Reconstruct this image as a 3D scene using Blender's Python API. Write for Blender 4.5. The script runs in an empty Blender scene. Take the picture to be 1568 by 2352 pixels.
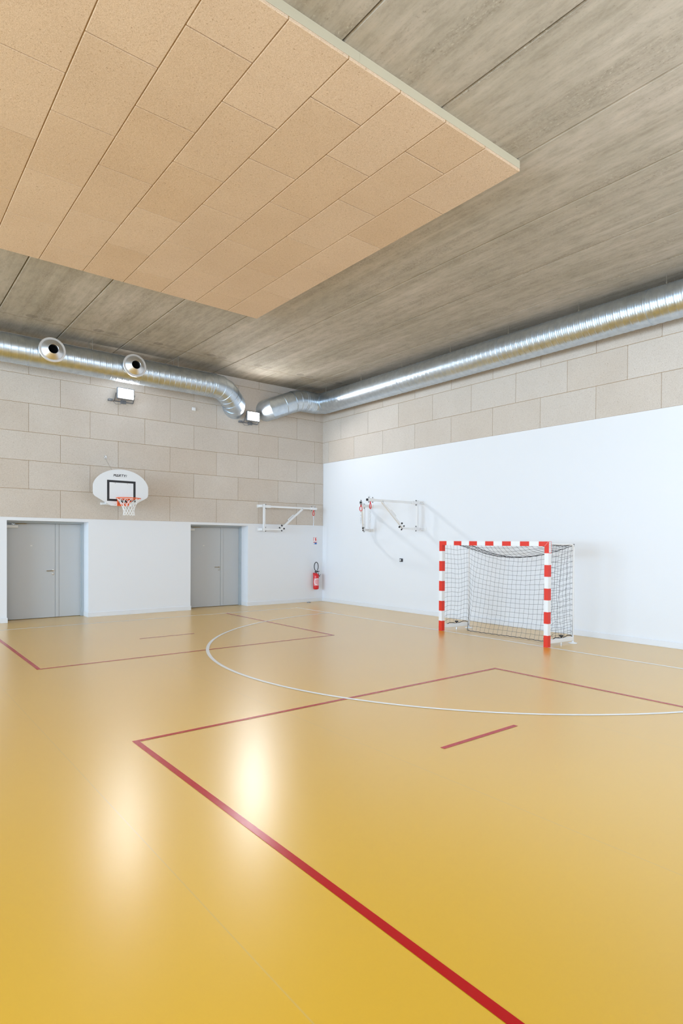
import bpy, bmesh, math, random
from mathutils import Vector, Matrix
random.seed(7)
PI = math.pi
sc = bpy.context.scene
C = sc.collection

# ------------------------------------------------------------------ camera
cam_d = bpy.data.cameras.new('camera')
cam = bpy.data.objects.new('camera', cam_d); C.objects.link(cam); sc.camera = cam
RT = Vector((0.7577281, -0.6525358, 0.0067229)); UP = Vector((0.0027469, 0.0134915, 0.9999052)); FW = Vector((0.6525646, 0.7576378, -0.0120153))
m = Matrix((RT, UP, -FW)).transposed().to_4x4()
m.translation = Vector((-10.1413, -14.6156, 1.7196))
cam.matrix_world = m
cam_d.sensor_fit = 'HORIZONTAL'; cam_d.sensor_width = 36.0
cam_d.lens = 36.0 * 1392.48 / 1568.0
cam_d.shift_x = -102.34 / 1568.0
cam_d.shift_y = 86.71 / 1568.0
cam_d.clip_start = 0.05; cam_d.clip_end = 200

# ------------------------------------------------------------------ light
X0, Y0, H = -22.0, -15.04, 6.0          # far side wall, wall behind the camera, ceiling height
w = bpy.data.worlds.new('world'); sc.world = w; w.use_nodes = True
w.node_tree.nodes['Background'].inputs[0].default_value = (0.72, 0.85, 1.0, 1)
w.node_tree.nodes['Background'].inputs[1].default_value = 2.0

def area(name, loc, aim, sx, sy, power, col, spread=180):
    l = bpy.data.lights.new(name, 'AREA'); l.shape = 'RECTANGLE'; l.size = sx; l.size_y = sy
    l.energy = power; l.color = col; l.spread = math.radians(spread)
    o = bpy.data.objects.new(name, l); C.objects.link(o); o.location = loc
    o.rotation_euler = (Vector(aim) - Vector(loc)).to_track_quat('-Z', 'Y').to_euler()
    return o
DAY = (0.53, 0.76, 1.0)
# daylight standing in the glazed openings of the far side wall and an added, unseen high band behind the camera
area('daylight_fill', (X0 - 0.12, -7.6, 3.0), (0, -7.6, 2.6), 12.4, 4.2, 2150, DAY)
area('daylight_fill', (-10.5, Y0 - 0.12, 3.1), (-10.5, 0, 2.8), 19.0, 3.0, 150, DAY)  # rear fill, added to lift the door wall and the ceiling
sc.view_settings.view_transform = 'Standard'
sc.view_settings.look = 'None'
sc.view_settings.gamma = 1.0
sc.view_settings.use_curve_mapping = False
sc.view_settings.exposure = 0.18
FLOOD_POWER = 72
FLOOD_COL = (0.90, 0.95, 1.0)

# ------------------------------------------------------------------ helpers
def link(name, bm, mats, parent=None, smooth=False, mat_fn=None):
    me = bpy.data.meshes.new(name)
    bm.normal_update()
    bm.to_mesh(me); bm.free()
    if not isinstance(mats, (list, tuple)): mats = [mats]
    for mm in mats: me.materials.append(mm)
    if smooth:
        for p in me.polygons: p.use_smooth = True
        if smooth != 'all':
            try: me.set_sharp_from_angle(angle=math.radians(38))
            except Exception: pass
    o = bpy.data.objects.new(name, me); C.objects.link(o)
    if parent: o.parent = parent
    return o

def split(name, bm, mats, root, smooth=False):
    """every loose piece of bm becomes a part of its own"""
    bm.verts.ensure_lookup_table(); seen = set(); out = []
    for v0 in bm.verts:
        if v0 in seen: continue
        st = [v0]; seen.add(v0); comp = []
        while st:
            v = st.pop(); comp.append(v)
            for e in v.link_edges:
                o_ = e.other_vert(v)
                if o_ not in seen: seen.add(o_); st.append(o_)
        b2 = bmesh.new(); mp = {v: b2.verts.new(v.co) for v in comp}
        fs = {f for v in comp for f in v.link_faces}
        for f in sorted(fs, key=lambda f: f.index): b2.faces.new([mp[v] for v in f.verts])
        out.append(under(link(name, b2, mats, None, smooth), root))
    bm.free(); return out

def tag(o, label=None, cat=None, group=None, kind=None):
    if label: o['label'] = label
    if cat: o['category'] = cat
    if group: o['group'] = group
    if kind: o['kind'] = kind
    return o

def empty(name, loc, rotz=0):
    o = bpy.data.objects.new(name, None); C.objects.link(o)
    o.empty_display_size = 0.1; o.location = loc; o.rotation_euler = (0, 0, rotz)
    return o

def copy_tree(o, parent=None):
    c = o.copy(); C.objects.link(c); c.parent = parent
    for ch in [q for q in bpy.data.objects if q.parent == o]:
        copy_tree(ch, c)
    return c

def box(bm, a, b, bev=0.0, mi=0, seg=1):
    x0, x1 = sorted((a[0], b[0])); y0, y1 = sorted((a[1], b[1])); z0, z1 = sorted((a[2], b[2]))
    vs = [bm.verts.new(p) for p in ((x0,y0,z0),(x1,y0,z0),(x1,y1,z0),(x0,y1,z0),(x0,y0,z1),(x1,y0,z1),(x1,y1,z1),(x0,y1,z1))]
    fs = [bm.faces.new([vs[i] for i in f]) for f in ((0,3,2,1),(4,5,6,7),(0,1,5,4),(1,2,6,5),(2,3,7,6),(3,0,4,7))]
    for f in fs: f.material_index = mi
    if bev > 0:
        es = {e for f in fs for e in f.edges}
        r = bmesh.ops.bevel(bm, geom=list(es), offset=bev, segments=seg, affect='EDGES', profile=0.5)
        for f in r['faces']: f.material_index = mi
    return vs

def frame_from(d):
    d = Vector(d).normalized()
    a = Vector((0,0,1)) if abs(d.z) < 0.9 else Vector((1,0,0))
    u = d.cross(a).normalized(); v = u.cross(d).normalized()
    return d, u, v

def tube(bm, pts, r, n=8, closed=False, caps=True, mi=0):
    """tube along a polyline with mitred joints"""
    pts = [Vector(p) for p in pts]; N = len(pts)
    rs = r if isinstance(r, (list, tuple)) else [r]*N
    dirs = []
    for i in range(N):
        if closed: t0 = (pts[i]-pts[i-1]).normalized(); t1 = (pts[(i+1)%N]-pts[i]).normalized()
        else:
            t1 = (pts[min(i+1,N-1)]-pts[max(i if i<N-1 else N-2,0)]).normalized()
            t0 = (pts[max(i,1)]-pts[max(i,1)-1]).normalized()
        dirs.append((t0, t1))
    d, u, v = frame_from(dirs[0][1])
    rings = []
    prev = dirs[0][1]
    for i in range(N):
        t0, t1 = dirs[i]
        tn = (t0+t1)
        tn = tn.normalized() if tn.length > 1e-6 else t1
        q = prev.rotation_difference(tn); u = q @ u; v = q @ v; prev = tn
        # mitre stretch
        c = max(0.35, t1.dot(tn)); ax = (t0 - t1)
        ring = []
        axn = ax.normalized() if ax.length > 1e-4 else None
        for k in range(n):
            a = 2*PI*k/n
            p = (u*math.cos(a) + v*math.sin(a))*rs[i]
            if axn is not None:
                inpl = (axn - tn*axn.dot(tn))
                if inpl.length > 1e-5:
                    inpl.normalize(); p += inpl*p.dot(inpl)*(1/c-1)
            ring.append(bm.verts.new(pts[i]+p))
        rings.append(ring)
    M = N if closed else N-1
    for i in range(M):
        A, B = rings[i], rings[(i+1)%N]
        for k in range(n):
            f = bm.faces.new((A[k], A[(k+1)%n], B[(k+1)%n], B[k])); f.material_index = mi
    if caps and not closed:
        f = bm.faces.new(rings[0][::-1]); f.material_index = mi
        f = bm.faces.new(rings[-1]); f.material_index = mi

def lathe(bm, origin, axis, prof, n=48, mi=0):
    """prof: (radius, distance along axis)"""
    d, u, v = frame_from(axis); o = Vector(origin); rings = []
    for (r, h) in prof:
        if r < 1e-5: rings.append([bm.verts.new(o+d*h)]); continue
        rings.append([bm.verts.new(o+d*h+(u*math.cos(2*PI*k/n)+v*math.sin(2*PI*k/n))*r) for k in range(n)])
    for A, B in zip(rings, rings[1:]):
        for k in range(n):
            a = A[k % len(A)]; b = A[(k+1) % len(A)]; c = B[(k+1) % len(B)]; e = B[k % len(B)]
            vs = []
            for q in (a, b, c, e):
                if q not in vs: vs.append(q)
            if len(vs) > 2:
                f = bm.faces.new(vs); f.material_index = mi

def torus(bm, c, nrm, R, r, n=20, m_=6, mi=0, sx=1.0, up=None):
    d, u, v = frame_from(nrm)
    pts = [Vector(c)+u*math.cos(2*PI*k/n)*R+v*math.sin(2*PI*k/n)*R*sx for k in range(n)]
    tube(bm, pts, r, m_, closed=True, mi=mi)

def prism(bm, pts, d0, d1, axis='y', mi=0):
    """closed outline extruded; pts in the two other axes"""
    def P(p, h):
        return {'y': (p[0], h, p[1]), 'x': (h, p[0], p[1]), 'z': (p[0], p[1], h)}[axis]
    A = [bm.verts.new(P(p, d0)) for p in pts]; B = [bm.verts.new(P(p, d1)) for p in pts]
    n = len(pts)
    fs = [bm.faces.new(A), bm.faces.new(B[::-1])]
    for k in range(n): fs.append(bm.faces.new((A[k], B[k], B[(k+1)%n], A[(k+1)%n])))
    for f in fs: f.material_index = mi
    bmesh.ops.recalc_face_normals(bm, faces=fs)

# ------------------------------------------------------------------ materials
def mat(name, col=(0.8,0.8,0.8), rough=0.5, metal=0.0, spec=0.5, emit=None, est=0.0):
    m = bpy.data.materials.new(name); m.use_nodes = True
    b = m.node_tree.nodes['Principled BSDF']
    b.inputs['Base Color'].default_value = (*col, 1); b.inputs['Roughness'].default_value = rough
    b.inputs['Metallic'].default_value = metal; b.inputs['Specular IOR Level'].default_value = spec
    if emit: b.inputs['Emission Color'].default_value = (*emit, 1); b.inputs['Emission Strength'].default_value = est
    return m
class NT:
    def __init__(s, m): s.t = m.node_tree; s.b = s.t.nodes['Principled BSDF']
    def n(s, typ, **kw):
        nd = s.t.nodes.new(typ)
        for k, v in kw.items():
            if k in nd.inputs: nd.inputs[k].default_value = v
            else: setattr(nd, k, v)
        return nd
    def l(s, a, b): s.t.links.new(a, b)
    def pos(s, scale=(1,1,1)):
        g = s.n('ShaderNodeNewGeometry'); mp = s.n('ShaderNodeMapping'); mp.inputs['Scale'].default_value = scale
        s.l(g.outputs['Position'], mp.inputs['Vector']); return mp.outputs[0]
    def noise(s, vec, scale, detail=2.0, rough=0.5, dist=0.0):
        q = s.n('ShaderNodeTexNoise'); q.inputs['Scale'].default_value = scale; q.inputs['Detail'].default_value = detail
        q.inputs['Roughness'].default_value = rough; q.inputs['Distortion'].default_value = dist
        s.l(vec, q.inputs['Vector']); return q.outputs['Fac']
    def ramp(s, fac, stops):
        r = s.n('ShaderNodeValToRGB'); e = r.color_ramp.elements
        e[0].position = stops[0][0]; e[0].color = (*stops[0][1], 1); e[1].position = stops[-1][0]; e[1].color = (*stops[-1][1], 1)
        for p, c in stops[1:-1]:
            x = e.new(p); x.color = (*c, 1)
        s.l(fac, r.inputs[0]); return r.outputs[0]
    def mix(s, fac, a, b, mode='MIX'):
        q = s.n('ShaderNodeMix', data_type='RGBA', blend_type=mode)
        for sk, v in ((q.inputs[0], fac), (q.inputs[6], a), (q.inputs[7], b)):
            if isinstance(v, (int, float)): sk.default_value = v
            elif isinstance(v, tuple): sk.default_value = (*v, 1)
            else: s.l(v, sk)
        return q.outputs[2]
    def math(s, op, a, b=0.0, c=0.0):
        q = s.n('ShaderNodeMath', operation=op)
        for sk, v in zip(q.inputs, (a, b, c)):
            if isinstance(v, (int, float)): sk.default_value = v
            else: s.l(v, sk)
        return q.outputs[0]
    def bump(s, h, strength, dist=0.01):
        q = s.n('ShaderNodeBump'); q.inputs['Strength'].default_value = strength; q.inputs['Distance'].default_value = dist
        s.l(h, q.inputs['Height']); s.l(q.outputs[0], s.b.inputs['Normal'])
    def col(s, c): s.l(c, s.b.inputs['Base Color'])
    def xyz(s):
        g = s.n('ShaderNodeNewGeometry'); q = s.n('ShaderNodeSeparateXYZ'); s.l(g.outputs['Position'], q.inputs[0]); return q.outputs

def woodwool(name, base, dark, light, var):
    m = mat(name, base, 0.95, spec=0.15); t = NT(m)
    p = t.pos()
    fib = t.noise(p, 95, 3, 0.65, 1.6); med = t.noise(p, 38, 2, 0.5, 0.8); big = t.noise(p, 1.3, 2, 0.5)
    c = t.ramp(fib, [(0.30, dark), (0.46, base), (0.72, light)])
    fl = t.noise(p, 60, 1, 0.5, 0.5)
    flk = t.ramp(fl, [(0.68, (1,1,1)), (0.78, (0.62,0.55,0.47))])
    c = t.mix(1.0, c, flk, 'MULTIPLY')
    g = t.n('ShaderNodeNewGeometry')
    tint = t.ramp(g.outputs['Random Per Island'], [(0.0, tuple(1-v for v in var)), (0.5, (0.97,0.97,0.97)), (1.0, (1.0,1.0,1.0))])
    c = t.mix(1.0, c, tint, 'MULTIPLY')
    c = t.mix(1.0, c, t.ramp(big, [(0.3, (0.95,0.94,0.93)), (0.7, (1,1,1))]), 'MULTIPLY')
    t.col(c); t.bump(t.math('ADD', fib, t.math('MULTIPLY', med, 0.6)), 0.55, 0.004)
    return m

M = {}
M['wall'] = mat('white_paint', (0.79, 0.80, 0.83), 0.6, spec=0.3)
t = NT(M['wall']); t.bump(t.noise(t.pos(), 60, 3), 0.06, 0.002)
M['skirt'] = mat('white_skirting', (0.76, 0.77, 0.80), 0.45, spec=0.4)
M['cladding'] = woodwool('wood_wool_wall', (0.65, 0.58, 0.515), (0.46,0.395,0.335), (0.75,0.69,0.63), (0.05,0.085,0.125))
M['raft'] = woodwool('wood_wool_ceiling', (0.69, 0.505, 0.35), (0.45,0.305,0.19), (0.80,0.63,0.47), (0.07,0.10,0.15))
M['joint'] = mat('joint_backing', (0.40, 0.25, 0.11), 0.9, spec=0.1)  # brown backing that shows in the gaps between the panels
M['profile'] = mat('beige_profile', (0.53, 0.47, 0.34), 0.5, spec=0.4)
M['galv'] = mat('galvanised_steel', (0.62, 0.70, 0.79), 0.36, 1.0)
t = NT(M['galv']); pp = t.pos()
t.col(t.ramp(t.noise(pp, 9, 4, 0.6), [(0.35, (0.56,0.64,0.73)), (0.65, (0.68,0.76,0.84))]))
t.l(t.math('ADD', t.math('MULTIPLY', t.noise(pp, 5, 1), 0.14), 0.27), t.b.inputs['Roughness'])
M['alu'] = mat('brushed_aluminium', (0.84, 0.86, 0.89), 0.38, 1.0)
M['hole'] = mat('hole_dark_paint', (0.004,0.004,0.004), 0.9, spec=0.0)  # black that paints the unlit inside of the nozzles
M['door'] = mat('grey_door_paint', (0.52, 0.53, 0.54), 0.42, spec=0.4)
M['frame'] = mat('grey_frame_paint', (0.42, 0.46, 0.49), 0.35, spec=0.5)
M['steel'] = mat('satin_steel', (0.50, 0.47, 0.42), 0.3, 1.0)
M['closer'] = mat('door_closer_silver', (0.72, 0.70, 0.66), 0.4, spec=0.5)
M['white'] = mat('white_powder_coat', (0.82, 0.82, 0.83), 0.35)
M['whitep'] = mat('white_plastic', (0.85, 0.85, 0.86), 0.4)
M['board'] = mat('white_board', (0.78, 0.80, 0.83), 0.35)
M['black'] = mat('black_paint', (0.012, 0.012, 0.016), 0.45)
M['red'] = mat('red_paint', (0.72, 0.030, 0.014), 0.32)
M['redx'] = mat('red_enamel', (0.66, 0.012, 0.016), 0.25)
M['orange'] = mat('orange_paint', (0.86, 0.115, 0.008), 0.35)
M['cord'] = mat('black_cord', (0.010, 0.012, 0.020), 0.8)
M['wcord'] = mat('white_cord', (0.86, 0.86, 0.86), 0.8)
M['chain'] = mat('zinc_chain', (0.70,0.74,0.80), 0.25, 1.0)
M['grey'] = mat('grey_print', (0.30,0.31,0.34), 0.5)
M['blue'] = mat('blue_print', (0.02, 0.13, 0.42), 0.5)
M['lens'] = mat('lit_lens', (1,1,1), 0.3, emit=(1.0,0.98,0.95), est=60.0)
M['lampbody'] = mat('grey_lamp_housing', (0.22,0.23,0.25), 0.4, 0.6)

# ceiling concrete
XJ = -10.1413 + (-5.8472 + 10.1413)*(H-1.7196)/(5.97-1.7196); PW = 1.2*(H-1.7196)/(5.97-1.7196)
mc = mat('precast_concrete', (0.36,0.33,0.27), 0.85, spec=0.2); M['concrete'] = mc
t = NT(mc)
s1 = t.noise(t.pos((6.0, 0.22, 1)), 1.0, 3, 0.55)
s2 = t.noise(t.pos((19.0, 0.8, 1)), 1.0, 4, 0.6)
s4 = t.noise(t.pos((11.0, 3.2, 1)), 1.0, 4, 0.7)
s3 = t.noise(t.pos((2.2, 0.10, 1)), 1.0, 2, 0.5)
bl = t.noise(t.pos(), 0.8, 3, 0.55); ag = t.noise(t.pos((1,0.5,1)), 52, 3, 0.7)
c = t.ramp(s1, [(0.30, (0.373,0.318,0.259)), (0.52, (0.470,0.408,0.340)), (0.72, (0.540,0.477,0.405))])
c = t.mix(0.45, c, t.ramp(s2, [(0.3, (0.36,0.315,0.25)), (0.65, (0.49,0.44,0.365))]))
c = t.mix(1.0, c, t.ramp(bl, [(0.3, (0.90,0.905,0.89)), (0.7, (1.05,1.04,1.04))]), 'MULTIPLY')
c = t.mix(1.0, c, t.ramp(s4, [(0.34, (0.86,0.86,0.84)), (0.5, (1,1,1)), (0.68, (1.10,1.09,1.09))]), 'MULTIPLY')
c = t.mix(1.0, c, t.ramp(s3, [(0.35, (0.90,0.90,0.88)), (0.65, (1.04,1.04,1.05))]), 'MULTIPLY')
# pitted bands of exposed aggregate along the planks
pit = t.math('MULTIPLY', t.ramp(ag, [(0.57, (0,0,0)), (0.68, (1,1,1))]), t.ramp(s1, [(0.38, (0.8,0.8,0.8)), (0.54, (0.22,0.22,0.22))]))
c = t.mix(pit, c, (0.22,0.19,0.14))
shn = t.math('MULTIPLY', t.ramp(ag, [(0.30, (1,1,1)), (0.42, (0,0,0))]), t.ramp(s1, [(0.40, (0.8,0.8,0.8)), (0.50, (0.1,0.1,0.1))]))
c = t.mix(shn, c, (0.60,0.55,0.46))
X, Y, Z = t.xyz()
# pairs of oval lifting marks and the end band near the far wall
pf = t.math('FRACT', t.math('DIVIDE', t.math('SUBTRACT', X, XJ), PW))
def spot(cx):
    dx = t.math('DIVIDE', t.math('MULTIPLY', t.math('SUBTRACT', pf, cx), PW), 0.11)
    dy = t.math('DIVIDE', t.math('ADD', Y, 1.36), 0.10)
    r2 = t.math('ADD', t.math('MULTIPLY', dx, dx), t.math('MULTIPLY', dy, dy))
    return t.math('LESS_THAN', t.math('ADD', r2, t.math('MULTIPLY', t.noise(t.pos(), 14, 3), 1.0)), 1.35)
sp = t.math('MAXIMUM', spot(0.44), t.math('MULTIPLY', spot(0.67), 0.6))
c = t.mix(t.math('MULTIPLY', sp, 0.5), c, (0.19,0.165,0.135))
band = t.math('LESS_THAN', t.math('ABSOLUTE', t.math('ADD', t.math('ADD', Y, 1.02), t.math('MULTIPLY', t.noise(t.pos(), 2.5, 4), 0.35))), 0.03)
c = t.mix(t.math('MULTIPLY', band, 0.35), c, (0.26,0.21,0.14))
t.col(c); t.bump(t.math('ADD', s2, t.math('MULTIPLY', ag, 0.4)), 0.25, 0.004)
M['concback'] = mat('concrete_joint', (0.10,0.085,0.06), 0.95, spec=0.0)

# floor vinyl
mf = mat('yellow_sports_vinyl', (0.70,0.40,0.05), 0.30, spec=1.0)
mf.node_tree.nodes['Principled BSDF'].inputs['Coat Weight'].default_value = 0.75
mf.node_tree.nodes['Principled BSDF'].inputs['Coat Roughness'].default_value = 0.33; M['floor'] = mf
t = NT(mf); X, Y, Z = t.xyz()
n1 = t.noise(t.pos(), 0.35, 3, 0.5)
c = t.ramp(n1, [(0.3, (0.68,0.375,0.012)), (0.7, (0.71,0.40,0.017))])
seam = None
for sx in (-14.93, -12.93, -10.93, -8.93, -6.925, -4.915, -2.945, -0.93):
    q = t.math('LESS_THAN', t.math('ABSOLUTE', t.math('SUBTRACT', X, sx)), 0.0035)
    seam = q if seam is None else t.math('MAXIMUM', seam, q)
c = t.mix(t.math('MULTIPLY', seam, 0.45), c, (0.52,0.36,0.13))
t.col(c)
t.b.inputs['Roughness'].default_value = 0.29
def paint(name, col, r=0.25):
    m = mat(name, col, r, spec=0.5); t = NT(m)
    t.bump(t.noise(t.pos(), 260, 2), 0.12, 0.0012); return m
M['redline'] = paint('red_line_paint', (0.43, 0.001, 0.003))
M['whiteline'] = paint('white_line_paint', (0.80, 0.80, 0.80))

# ------------------------------------------------------------------ room shell
bm = bmesh.new(); box(bm, (X0-0.3, Y0-0.3, -0.25), (0.3, 0.7, 0.0))
floor = tag(link('floor', bm, M['floor']), kind='structure')

# ceiling planks
bm = bmesh.new()
k0 = math.floor((X0 - XJ)/PW); k1 = math.ceil((0.0 - XJ)/PW)
for k in range(k0, k1):
    a = max(X0, XJ + PW*k) + 0.005; b = min(0.30, XJ + PW*(k+1)) - 0.005
    zc = H; ch = 0.014
    pr = [(a, zc+ch), (a+ch*0.8, zc), (b-ch*0.8, zc), (b, zc+ch), (b, zc+0.16), (a, zc+0.16)]
    prism(bm, pr, Y0-0.3, 0.55, 'y', 0)
box(bm, (X0-0.3, Y0-0.3, H+0.165), (0.3, 0.7, H+0.3), mi=1)
ceil = tag(link('ceiling', bm, [M['concrete'], M['concback']]), kind='structure')

# wall with the two door recesses (left in the picture)
D1 = (-7.90, -6.336, 2.13); D2 = (-3.975, -2.400, 2.138); RD = 0.36
bm = bmesh.new()
xs = [X0-0.3, D1[0], D1[1], D2[0], D2[1], 0.3]
for a, b in ((xs[0], xs[1]), (xs[2], xs[3]), (xs[4], xs[5])):
    box(bm, (a, 0, 0), (b, RD, H))
for D in (D1, D2): box(bm, (D[0], 0, D[2]), (D[1], RD, H))
wall_l = tag(link('wall_left', bm, M['wall']), kind='structure')
# wall with the goal (right in the picture)
bm = bmesh.new(); box(bm, (0, Y0-0.3, 0), (0.3, 0.0, H))
wall_r = tag(link('wall_right', bm, M['wall']), kind='structure')
# wall behind the camera, with an unseen high glazed band added for fill light
bm = bmesh.new()
WB0, WB1, WZ0, WZ1 = -20.0, -1.0, 1.6, 4.6
box(bm, (X0-0.3, Y0-0.3, 0), (0.0, Y0, WZ0)); box(bm, (X0-0.3, Y0-0.3, WZ1), (0.0, Y0, H))
box(bm, (X0-0.3, Y0-0.3, WZ0), (WB0, Y0, WZ1)); box(bm, (WB1, Y0-0.3, WZ0), (0.0, Y0, WZ1))
tag(link('wall_back', bm, M['wall']), kind='structure')
bm = bmesh.new()
WS0, WS1, SZ0, SZ1 = -13.8, -1.4, 0.9, 5.1
box(bm, (X0-0.3, Y0, 0), (X0, 0, SZ0)); box(bm, (X0-0.3, Y0, SZ1), (X0, 0, H))
box(bm, (X0-0.3, Y0, SZ0), (X0, WS0, SZ1)); box(bm, (X0-0.3, WS1, SZ0), (X0, 0, SZ1))
tag(link('wall_far_side', bm, M['wall']), kind='structure')
# window frames
def window(idx, axis, a0, a1, z0, z1, n, fixed):
    bm = bmesh.new(); f = 0.05
    def bb(p0, p1, q0, q1):
        if axis == 'x': box(bm, (p0, fixed-0.03, q0), (p1, fixed+0.03, q1), 0.004)
        else: box(bm, (fixed-0.03, p0, q0), (fixed+0.03, p1, q1), 0.004)
    bb(a0, a1, z0, z0+f); bb(a0, a1, z1-f, z1)
    for i in range(n+1):
        c = a0 + (a1-a0)*i/n; bb(max(a0, c-f/2), min(a1, c+f/2), z0+f, z1-f)
    tag(link('window_%d' % idx, bm, M['frame']), kind='structure')
window(1, 'x', WB0, WB1, WZ0, WZ1, 10, Y0-0.05)  # frame of the rear band, added along with its fill light
window(2, 'y', WS0, WS1, SZ0, SZ1, 7, X0-0.05)

# cladding panels: one mesh of bevelled 1.2 x 0.6 m boards
ZB = 2.197
def cladding(axis, k_first, reach, first_even, first_odd, parent):
    bm = bmesh.new(); g = 0.0030; T = 0.018
    z = ZB + 0.6*k_first; k = k_first
    while z < H - 0.01:
        z1 = min(z+0.6, H)
        st = first_even if k % 2 == 0 else first_odd
        cuts = [0.0] + [st+1.2*i for i in range(int((reach-st)/1.2)+1)] + [reach]
        for a, b in zip(cuts, cuts[1:]):
            if b - a < 0.02: continue
            if axis == 'x': box(bm, (-b+g, -T, z+g), (-a-g, 0.004, z1-g), 0.004)
            else: box(bm, (-T, -b+g, z+g), (0.004, -a-g, z1-g), 0.004)
        z = z1; k += 1
    z0 = ZB + 0.6*k_first
    if axis == 'x': box(bm, (-reach, -0.010, z0+0.004), (0.0, 0.004, H), mi=1)
    else: box(bm, (-0.010, -reach, z0+0.004), (0.004, 0.0, H), mi=1)
    o = link('acoustic_cladding', bm, [M['cladding'], M['joint']], parent)
    return o
cladding('x', 0, 21.9, 0.904, 0.304, wall_l)
cladding('y', 3, 15.0, 0.894, 0.294, wall_r)

# skirting boards
bm = bmesh.new(); sk = 0.014; sh = 0.105
for a, b in ((X0+0.1, D1[0]), (D1[1], D2[0]), (D2[1], -0.014)):
    box(bm, (a, -sk, 0), (b, 0, sh), 0.003)
for D in (D1, D2):
    box(bm, (D[1]-sk, -sk, 0), (D[1]+0.001, RD-0.02, sh), 0.003)
    box(bm, (D[0]-0.001, -sk, 0), (D[0]+sk, RD-0.02, sh), 0.003)
tag(link('baseboard_left', bm, M['skirt']), kind='structure')
bm = bmesh.new(); box(bm, (-sk, Y0+0.1, 0), (0, -0.0, sh), 0.003)
tag(link('baseboard_right', bm, M['skirt']), kind='structure')

# ------------------------------------------------------------------ doors
def door(idx, D, xs, label_y, sq):
    """xs: leaf left, strip left, strip right, leaf right"""
    x0, x1, zt = D; yf = RD + 0.085
    bm = bmesh.new(); fz = zt - 0.045
    box(bm, (x0-0.02, RD, 0), (xs[0], RD+0.14, zt), 0.003)
    box(bm, (xs[3], RD, 0), (x1+0.02, RD+0.14, zt), 0.003)
    box(bm, (xs[3]-0.018, RD+0.03, 0), (xs[3]+0.002, RD+0.14, fz), 0.003)
    box(bm, (xs[0], RD, fz), (xs[3], RD+0.14, zt), 0.003)
    box(bm, (x0-0.02, RD+0.13, 0), (x1+0.02, RD+0.16, zt+0.02))
    root = tag(link('door_%d' % idx, bm, M['frame']), kind='structure')
    bm = bmesh.new(); box(bm, (xs[0]+0.003, yf, 0.008), (xs[1]-0.001, yf+0.045, fz-0.003), 0.003)
    lf = link('door_leaf', bm, M['door'], root)
    bm = bmesh.new(); box(bm, (xs[2]+0.001, yf, 0.008), (xs[3]-0.004, yf+0.045, fz-0.003), 0.003)
    link('door_leaf', bm, M['door'], root)
    bm = bmesh.new(); box(bm, (xs[1]+0.002, yf-0.008, 0.008), (xs[2]-0.002, yf+0.03, fz-0.003), 0.003)
    link('meeting_strip', bm, M['door'], root)
    hx = xs[1]-0.045
    bm = bmesh.new()
    lathe(bm, (hx, yf, 1.045), (0,-1,0), [(0,0),(0.026,0),(0.026,0.007),(0.012,0.009),(0.010,0.045),(0,0.045)], 20)
    tube(bm, [(hx, yf-0.043, 1.045), (hx-0.03, yf-0.048, 1.045), (hx-0.135, yf-0.048, 1.043)], 0.010, 8)
    link('door_handle', bm, M['steel'], lf, True)
    bm = bmesh.new()
    lathe(bm, (hx, yf, 0.972), (0,-1,0), [(0,0),(0.026,0),(0.026,0.007),(0.020,0.009),(0.010,0.009),(0.010,0.016),(0,0.016)], 20)
    box(bm, (hx-0.005, yf-0.015, 0.950), (hx+0.005, yf, 0.966), 0.002)
    link('door_lock', bm, M['steel'], lf, True)
    bm = bmesh.new(); cx0 = xs[0]+0.012
    box(bm, (cx0, yf-0.055, fz-0.105), (cx0+0.225, yf, fz-0.045), 0.004)
    cl = link('door_closer', bm, M['closer'], lf)
    bm = bmesh.new()
    tube(bm, [(cx0+0.135, yf-0.03, fz-0.046), (cx0+0.135, yf-0.03, fz-0.018)], 0.012, 10)
    box(bm, (cx0+0.10, yf-0.045, fz-0.030), (cx0+0.17, yf-0.015, fz-0.014), 0.002)
    tube(bm, [(cx0+0.135, yf-0.035, fz-0.016), (cx0+0.38, yf-0.05, fz-0.012)], 0.008, 6)
    link('closer_arm', bm, M['steel'], cl)
    bm = bmesh.new(); box(bm, (sq[0]-0.019, yf-0.004, sq[1]-0.012), (sq[0]+0.019, yf, sq[1]+0.012), 0.001)
    link('door_number_plate', bm, M['closer'], lf)
    return root
door(1, D1, (-7.865, -6.905, -6.831, -6.372), None, (-7.374, 1.597))
door(2, D2, (-3.940, -2.968, -2.890, -2.430), None, (-3.440, 1.605))

# ------------------------------------------------------------------ floor markings
def strip(bm, pts, w, z=0.0012, closed=False):
    pts = [Vector((p[0], p[1], 0)) for p in pts]; n = len(pts); L = []; R_ = []
    for i in range(n):
        t0 = (pts[i]-pts[i-1]).normalized() if (i > 0 or closed) else (pts[1]-pts[0]).normalized()
        t1 = (pts[(i+1)%n]-pts[i]).normalized() if (i < n-1 or closed) else t0
        tn = (t0+t1).normalized(); nn = Vector((-tn.y, tn.x, 0)); s = (w/2)/max(0.3, nn.dot(Vector((-t1.y, t1.x, 0))))
        L.append(pts[i]+nn*s); R_.append(pts[i]-nn*s)
    tp = [(bm.verts.new((a.x,a.y,z)), bm.verts.new((b.x,b.y,z))) for a, b in zip(L, R_)]
    for i in range(n if closed else n-1):
        j = (i+1) % n
        f = bm.faces.new((tp[i][1], tp[j][1], tp[j][0], tp[i][0]))
        if f.normal.z < 0: pass
    bmesh.ops.recalc_face_normals(bm, faces=bm.faces)
    bm.normal_update()
    if sum(f.normal.z for f in bm.faces) < 0: bmesh.ops.reverse_faces(bm, faces=bm.faces)
YN, YB = -1.126, -13.91
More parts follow.
